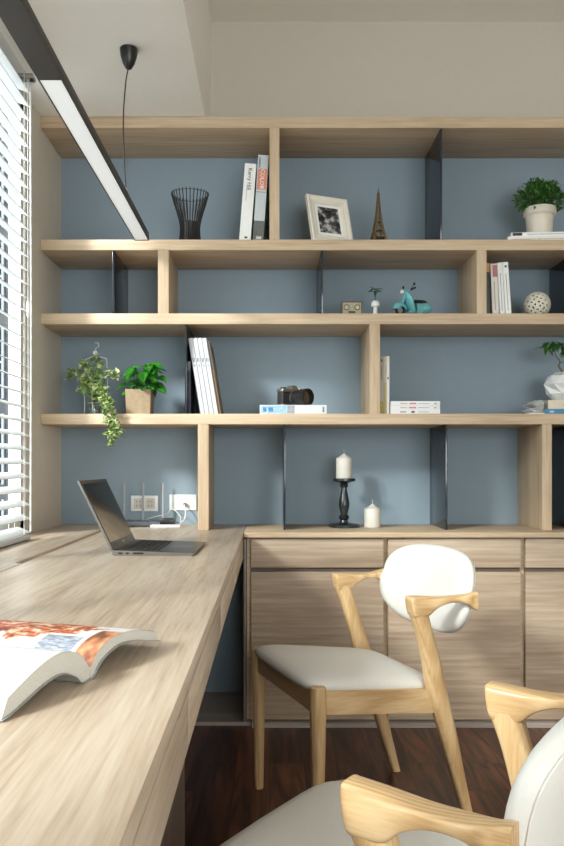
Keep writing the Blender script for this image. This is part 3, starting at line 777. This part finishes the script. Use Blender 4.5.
# ------------------------------------------------------------------ boxwood in pot
bp_ = thing('potted_boxwood', 'round bushy green plant in a cream pot on two magazines', 'plant', (1.112, 3.30, zs1+.0359))
b = MB(); b.lathe([(.046, 0), (.049, .003), (.056, .085), (.0595, .089), (.0645, .094), (.0655, .118), (.0635, .122), (.059, .122), (.058, .108), (.04, .1075), (.001, .1075)], seg=40); b.build('pot', glaze, bp_)
b = MB(); b.lathe([(.0575, .1078), (.04, .112), (.001, .114)], seg=24); b.build('soil', soil, bp_)
b = MB(); rnd = random.Random(11)
clusters = [(-.055, 0, .165, .045), (0, -.01, .178, .055), (.05, 0, .17, .05), (-.015, .02, .20, .045), (.035, .015, .195, .042), (-.07, -.01, .14, .03), (.075, 0, .15, .03), (-.03, -.03, .15, .045), (.03, -.035, .155, .04), (-.02, -.01, .212, .026), (.045, .0, .207, .024)]
for c in clusters:
    for i in range(int(3400*c[3])):
        d = Vector((rnd.gauss(0, 1), rnd.gauss(0, 1), rnd.gauss(0, 1))).normalized(); r = c[3]*(.55+.5*rnd.random())
        p = Vector(c[:3])+d*r
        dd = (d+Vector((rnd.uniform(-.8, .8), rnd.uniform(-.8, .8), rnd.uniform(-.2, .9)))).normalized()
        b.leaf(p, dd, Vector((rnd.uniform(-.4, .4), rnd.uniform(-.4, .4), 1)), rnd.uniform(.013, .019), rnd.uniform(.008, .012), .2)
b.build('foliage', green4, bp_, fixn=False)
b = MB()
for c in clusters[:9]:
    b.tube(catmull([(c[0]*.2, c[1]*.2, .108), (c[0]*.5, c[1]*.5, .13), c[:3]], 4), .0018, 6)
b.build('stems', stemm, bp_)
# ------------------------------------------------------------------ second shelf: radio, sprout vase, scooter, ball
rd = thing('box_clock', 'small brown vintage-style box clock on the second shelf', 'clock', ((351.5-270)*3.26/800, 3.245, zs2))
b = MB(); b.box(-.043, .043, 0, .03, 0, .060, .004); b.build('case', mat('bronze_case', (92, 82, 64), .45, var=.2), rd)
b = MB(); b.box(-.037, .037, -.0012, .0005, .007, .054, .0005); b.build('face_plate', mat('aged_face', (158, 150, 126), .6, var=.25, vscale=120), rd)
for cx in (-.022, .022):
    b = MB(); b.tube([(cx, -.0032, .034), (cx, -.001, .034)], .012, 20, mi=0); b.tube([(cx, -.0038, .034), (cx, -.003, .034)], .0085, 20, mi=1); b.build('dial', [mat('dial_dark', (60, 56, 46), .5), mat('dial_pale', (176, 168, 142), .5)], rd)
b = MB(); b.box(-.014, .014, -.0024, -.001, .010, .020); b.build('label_plate', mat('dial_dark', (60, 56, 46), .5), rd, smooth=0)
sv = thing('sprout_vase', 'tiny white mushroom-shaped vase with a green sprout', 'vase', ((375.3-270)*3.26/800, 3.26, zs2))
b = MB(); b.lathe([(.0105, 0), (.0105, .002), (.0085, .02), (.009, .036), (.0155, .040), (.0175, .047), (.0165, .056), (.012, .0625), (.0055, .065), (.003, .064)], seg=28); b.build('body', porc, sv)
b = MB()
for dx, h in ((-.004, .10), (.003, .112), (.007, .098), (0, .105)):
    b.tube(catmull([(0, 0, .06), (dx*.3, 0, .085), (dx, 0, h)], 4), .0009, 6)
b.build('stems', green1, sv)
b = MB(); rnd = random.Random(5)
for i in range(17):
    a = 2*PI*i/17*2; el = rnd.uniform(-.1, .9)
    b.leaf((0.002*math.cos(a), .002*math.sin(a), .102+rnd.uniform(-.006, .01)), (math.cos(a), math.sin(a), el), (0, 0, 1), rnd.uniform(.024, .033), .010, .45, shape='oval')
b.build('leaves', green1, sv, fixn=False)
# scooter, nose to the left
sc = thing('scooter_model', 'turquoise toy motor scooter on the second shelf', 'toy scooter', ((413-270)*3.27/800, 3.27, zs2), R(26))
teal = mat('turquoise_enamel', (98, 166, 172), .25, coat=.5, var=.02)
rub = mat('black_rubber', (26, 26, 27), .7)
for x in (-.066, .060):
    b = MB(); n = 28; b.tube([(x+.0165*math.cos(2*PI*i/n), 0, .022+.0165*math.sin(2*PI*i/n)) for i in range(n)], .0055, 8, closed=True); wh = b.build('wheel', rub, sc)
    b = MB(); b.tube([(x, -.005, .022), (x, .005, .022)], .0125, 20); b.build('hub', silver, wh)
b = MB()   # front mudguard: half shell over the wheel
rs = []
for i in range(13):
    a = PI*(i/12)*.92+.12; r = .026
    rs.append([(-.066+(r+q[1])*math.cos(a), q[0], .022+(r+q[1])*math.sin(a)) for q in ((-.018, -.012), (-.016, 0), (-.009, .006), (0, .008), (.009, .006), (.016, 0), (.018, -.012), (.013, -.008), (0, 0), (-.013, -.008))])
b.rings(rs); b.build('front_mudguard', teal, sc, smooth=60)
b = MB()   # leg shield, curved plate leaning back
rs = []
for z, x, w in ((.012, -.012, .028), (.022, -.026, .036), (.04, -.033, .040), (.06, -.038, .039), (.078, -.042, .032), (.094, -.045, .016)):
    rs.append([(x+.009*(u*u), u*w, z) for u in (-1, -.6, -.2, .2, .6, 1)]+[(x+.005+.009*(u*u), u*w*.97, z) for u in (1, .6, .2, -.2, -.6, -1)])
b.rings(rs); b.tube([(-.064, 0, .026), (-.045, 0, .070), (-.040, 0, .096)], [.006, .0065, .0055], 10); b.build('leg_shield', teal, sc, smooth=60)
b = MB(); b.box(-.03, .035, -.019, .019, .012, .02, .003); b.build('floorboard', teal, sc)
b = MB()   # rear bodywork
b.ball((.056, 0, .042), (.034, .024, .022), 24)
b.ball((.058, -.012, .038), (.027, .017, .0205), 22); b.ball((.058, .012, .038), (.027, .017, .0205), 22)
b.rings([[(x, y*w, z) for y, z in ((-1, .018), (-1, .050), (-.6, .058), (.6, .058), (1, .050), (1, .018))] for x, w in ((.012, .012), (.03, .017), (.06, .02), (.08, .012))])
b.build('rear_body', teal, sc, smooth=60)
b = MB(); rs = []
for x, w, h in ((.0, .011, .004), (.008, .014, .0075), (.03, .0155, .0085), (.05, .015, .009), (.062, .012, .006), (.066, .006, .003)):
    rs.append([(x, w*math.cos(q), .064+h*math.sin(q)) for q in [2*PI*k/14 for k in range(14)]])
b.rings(rs); b.build('saddle', rub, sc, smooth=60)
b = MB(); b.tube(catmull([(-.028, -.030, .106), (-.040, -.014, .098), (-.043, 0, .097), (-.040, .014, .098), (-.028, .030, .106)], 4), .0032, 8); b.ball((-.045, 0, .098), (.010, .010, .009), 16); b.build('handlebar', teal, sc, smooth=60)
for s in (-1, 1):
    b = MB(); b.tube([(-.032, s*.026, .104), (-.016, s*.042, .112)], .0042, 8); b.tube([(-.03, s*.028, .106), (-.022, s*.036, .124)], .0012, 6); b.ball((-.021, s*.038, .126), (.003, .007, .006), 10); b.build('grip', rub, sc)
b = MB(); b.tube([(-.058, 0, .098), (-.050, 0, .098)], .0075, 16); b.build('headlight', mat('lens_cream', (226, 222, 206), .2), sc)
# pierced ball
pb = MB()
ico = bmesh.ops.create_icosphere(pb.bm, subdivisions=4, radius=.0535)
gold = []; 
for i in range(110):
    z = 1-2*(i+.5)/110; a = i*2.399963; r = math.sqrt(1-z*z); gold.append(Vector((r*math.cos(a), r*math.sin(a), z)))
kill = [f for f in pb.bm.faces if max(f.calc_center_median().normalized().dot(g_) for g_ in gold) > math.cos(.082)]
bmesh.ops.delete(pb.bm, geom=kill, context='FACES')
pbo = pb.build('pierced_ball', mat('cream_ceramic', (214, 208, 192), .5, var=.06, vscale=70), loc=((537.2-270)*3.29/800, 3.29, zs2+.0535), fixn=False)
m_ = pbo.modifiers.new('wall', 'SOLIDIFY'); m_.thickness = .004; m_.offset = -1
tag(pbo, 'cream pierced ceramic ball right of the books on the second shelf', 'ball')
b = MB(); b.ball((0, 0, 0), .044, 24); b.build('shade_core', mat('painted_hollow_shade', (46, 42, 38), .9), pbo)  # solid dark ball added inside; its colour stands in for shade behind the holes
# ------------------------------------------------------------------ film camera on the book
cm = thing('film_camera', 'black and silver film camera lying on the white and blue book', 'camera', (.088, 3.285, zs3+.0363), R(46))
b = MB(); b.box(-.062, .062, -.016, .016, 0, .052, .005); b.build('body', mat('black_leatherette', (30, 29, 29), .6, var=.3, vscale=200, bump=.4), cm)
b = MB(); b.box(-.063, .063, -.0165, .0165, .052, .064, .003); b.box(-.063, .063, -.0165, .0165, 0, .005, .001)
b.rings([[(-.018, -.02, .062), (.018, -.02, .062), (.018, .015, .062), (-.018, .015, .062)], [(-.011, -.016, .079), (.011, -.016, .079), (.011, .008, .079), (-.011, .008, .079)]]); 
b.build('top_plate', silver, cm); cm.scale = (1.1, 1.1, 1.06)
b = MB(); b.lathe([(.010, .064), (.010, .071), (.009, .072)], (.042, 0, 0), 18); b.lathe([(.007, .064), (.007, .070)], (.025, -.004, 0), 16); b.build('dial', silver, cm)
b = MB(); b.lathe([(.011, .064), (.011, .069), (.010, .070)], (-.044, 0, 0), 18); b.build('dial', blk, cm)
b = MB()
prof = [(.024, .016), (.026, .018), (.026, .028), (.029, .030), (.029, .046), (.031, .048), (.031, .066), (.0325, .070), (.0325, .084), (.029, .085), (.028, .078), (.012, .076), (.001, .0755)]
rs = [[(r*math.cos(2*PI*k/32), -z, .031+r*math.sin(2*PI*k/32)) for k in range(32)] for r, z in prof]
b.rings(rs); ln = b.build('lens', mat('lens_black', (30, 29, 29), .35), cm, smooth=30)
b = MB(); b.tube([(0, -.0762, .031), (0, -.0775, .031)], [.026, .024], 28); b.build('lens_glass', mat('lens_glass', (48, 34, 30), .05, spec=1.0), ln)
b = MB(); b.tube([(0, -.016, .031), (0, -.02, .031)], .029, 28); b.build('lens_ring', silver, cm)

# ------------------------------------------------------------------ third shelf plants
iv = thing('hanging_ivy', 'trailing variegated ivy in a glass jar with wire frame', 'plant', ((94.5-270)*3.27/800, 3.27, zs3))
b = MB(); b.lathe([(.018, 0), (.023, .002), (.0245, .01), (.0245, .055), (.021, .060), (.0215, .066), (.0195, .066), (.019, .060), (.0225, .054), (.0225, .01), (.018, .004)], seg=32); b.build('jar', clear, iv)
b = MB(); b.lathe([(.0215, .0045), (.0222, .01), (.0222, .030), (.001, .031)], seg=24); b.build('pebbles', mat('wet_pebbles', (120, 122, 118), .3, var=.5, vscale=150), iv)
b = MB(); fr = [(-.045, .02, .012), (-.045, .02, .20), (-.043, .02, .228), (0, .02, .246), (.045, .02, .232), (.048, .02, .20), (.048, .02, .012)]
b.tube(fr, .0024, 8); b.tube([(-.045, .02, .0025), (.048, .02, .0025)], .0022, 8); b.tube([(-.045, .02, .012), (-.045, .02, .001)], .0017, 8); b.tube([(.048, .02, .012), (.048, .02, .001)], .0017, 8)
b.tube([(.026*math.cos(2*PI*i/24), .026*math.sin(2*PI*i/24), .048) for i in range(24)], .0015, 6, closed=True)
b.ball((0, .02, .255), .012, 14)
b.tube(catmull([(0, .02, .262), (0, .02, .274), (.012, .02, .282), (.010, .02, .296), (-.004, .02, .298)], 5), .0014, 6)
b.build('wire_frame', mat('steel_wire', (186, 188, 182), .4), iv)
rnd = random.Random(21)
vines = [[(0, 0, .05), (-.01, -.01, .12), (-.045, -.02, .165), (-.085, -.02, .17), (-.10, -.02, .145)],
         [(0, 0, .05), (-.005, -.02, .11), (-.03, -.03, .14), (-.055, -.035, .10)],
         [(.005, 0, .05), (.015, -.01, .14), (.02, .0, .20), (.012, .01, .23)],
         [(.005, 0, .05), (.03, -.02, .11), (.07, -.03, .165), (.10, -.03, .155)],
         [(.005, -.005, .05), (.025, -.03, .10), (.05, -.055, .09), (.07, -.112, .03), (.085, -.120, -.03), (.095, -.122, -.085), (.088, -.122, -.115)],
         [(.0, -.01, .05), (.03, -.04, .08), (.065, -.07, .06), (.085, -.114, .01), (.11, -.120, -.05), (.118, -.121, -.09)],
         [(.0, -.01, .06), (.015, -.04, .11), (.04, -.06, .10), (.065, -.08, .06)],
         [(0, 0, .05), (-.015, -.01, .13), (-.015, -.015, .19), (-.04, -.02, .21)]]
b = MB(); bl2 = MB()
for v in vines:
    P = catmull(v, 10); b.tube(P, .0013, 6)
    for i in range(4, len(P)):
        for q in range(2 if v[-1][2] < 0 or i % 2 else 1):
            d = Vector((rnd.gauss(0, 1), rnd.gauss(-.5, .7), rnd.gauss(-.1, .7)))
            L_ = rnd.uniform(.020, .034); bl2.leaf(P[i]+Vector((rnd.gauss(0, .008), rnd.uniform(-.012, 0), rnd.gauss(0, .008))), d, (rnd.uniform(-.5, .5), rnd.uniform(-.8, 0), 1), L_, L_*.85, .25, shape='ivy', mi=0 if rnd.random() < .6 else 1)
b.build('vines', stemm, iv)
bl2.build('leaves', [green3, mat('cream_green_leaf', (170, 182, 122), .5, var=.2)], iv, fixn=False)

kp = thing('potted_pothos', 'glossy bright green plant in a square kraft-brown pot', 'plant', ((140.4-270)*3.29/800, 3.28, zs3))
b = MB()
def sq(w, z): return [(sx*w, sy*w, z) for sx, sy in ((-1, -1), (1, -1), (1, 1), (-1, 1))]
b.rings([sq(.048, 0), sq(.052, .102), sq(.046, .102), sq(.045, .09)], cap1=True); b.build('pot', kraft, kp, smooth=0)
b = MB(); b.rings([sq(.0445, .0905), sq(.044, .094)]); b.build('soil', soil, kp, smooth=0)
b = MB(); b2 = MB(); rnd = random.Random(4)
for i in range(44):
    a = rnd.uniform(0, 2*PI); rr = rnd.uniform(.01, .062); h = rnd.uniform(.085, .185)-rr*.35
    tip = Vector((rr*math.cos(a)*1.15+.015, rr*math.sin(a)*.75-.01, .03+h))
    b.tube(catmull([(rnd.uniform(-.015, .015), rnd.uniform(-.015, .015), .088), (tip.x*.45, tip.y*.45, tip.z*.8+.02), tip], 5), .0012, 6)
    d = Vector((math.cos(a)*.8+.1, math.sin(a)*.6-.5, rnd.uniform(-.7, .15)))
    b2.leaf(tip, d, (0, -.4, 1), rnd.uniform(.046, .062), rnd.uniform(.038, .048), .25, shape='heart')
b.build('stems', green1, kp); b2.build('leaves', green2, kp, fixn=False)

# faceted vase with bonsai sprig
FVS = 1
fv = thing('faceted_vase', 'white faceted vase with a small leafy branch on stacked books', 'vase', ((562.5-270)*3.30/800, 3.30, zs3+.0577))
b = MB(); n = 8
rs = []
for r, z, o in ((.034, 0, 0), (.064, .030, .5), (.078, .068, 0), (.060, .104, .5), (.030, .118, 0), (.022, .118, 0), (.02, .10, 0)):
    rs.append([(r*math.cos(2*PI*(k+o)/n), r*math.sin(2*PI*(k+o)/n), z) for k in range(n)])
V = [[b.bm.verts.new(p) for p in r] for r in rs]
for a_, c_ in zip(V, V[1:]):
    for i in range(n):
        j = (i+1) % n
        b.bm.faces.new((a_[i], a_[j], c_[i])); b.bm.faces.new((a_[j], c_[j], c_[i]))
b.bm.faces.new(list(reversed(V[0]))); b.bm.faces.new(V[-1])
b.build('body', porc, fv, smooth=0)
b = MB(); P = catmull([(0, 0, .09), (-.003, 0, .125), (-.016, 0, .145), (-.010, 0, .165), (-.030, -.005, .19), (-.034, -.005, .225)], 6); b.tube(P, [.0045-.003*i/len(P) for i in range(len(P))], 8)
P2 = catmull([(-.010, 0, .158), (.010, 0, .168), (.022, 0, .205)], 6); b.tube(P2, .0018, 6)
b.build('branch', stemm, fv)
b = MB(); rnd = random.Random(9)
for cx, cy, cz in ((-.034, -.005, .236), (-.056, -.01, .242), (-.02, -.01, .235), (-.03, .01, .245), (.022, 0, .21), (.03, 0, .225), (.0, -.01, .24), (-.075, -.012, .222)):
    for q in range(5):
        a = 2*PI*q/5+rnd.random(); b.leaf((cx, cy, cz), (math.cos(a), math.sin(a)*.7-.2, rnd.uniform(-.75, .15)), (0, -.3, 1), rnd.uniform(.040, .056), .015, .25)
b.build('leaves', green1, fv, fixn=False)

# ------------------------------------------------------------------ light
wd = bpy.data.worlds.new('sky'); S.world = wd; wd.use_nodes = True
bg = wd.node_tree.nodes['Background']; bg.inputs[0].default_value = (.88, .93, 1.0, 1); bg.inputs[1].default_value = 2.0
def area(name, loc, target, sx, sy, energy, col):
    d = bpy.data.lights.new(name, 'AREA'); d.shape = 'RECTANGLE'; d.size = sx; d.size_y = sy; d.energy = energy; d.color = col
    o = bpy.data.objects.new(name, d); COL.objects.link(o); o.location = loc
    o.rotation_euler = (Vector(target)-Vector(loc)).to_track_quat('-Z', 'Y').to_euler()
    return o
sd = bpy.data.lights.new('hazy_sun', 'SUN'); sd.energy = 5.8; sd.angle = R(9); sd.color = (1.0, .98, .955)
so = bpy.data.objects.new('hazy_sun', sd); COL.objects.link(so); so.rotation_euler = Vector((2.8, 3.2, -2.1)).to_track_quat('-Z', 'Y').to_euler()
area('window_skylight', (-1.9, 1.3, 2.4), (0, 1.9, .9), 2.4, 1.8, 60, (.95, .98, 1.0))
area('rear_fill_light', (1.5, -2.9, 1.6), (1.0, 2, 1.0), 2.4, 2.0, 140, (1, .98, .96))  # area lamp added behind the camera as fill, no known source there
S.view_settings.view_transform = 'Standard'; S.view_settings.look = 'None'; S.view_settings.gamma = 1; S.view_settings.use_curve_mapping = False
S.view_settings.exposure = 0.22
S.cycles.use_denoising = True
S.cycles.max_bounces = 8
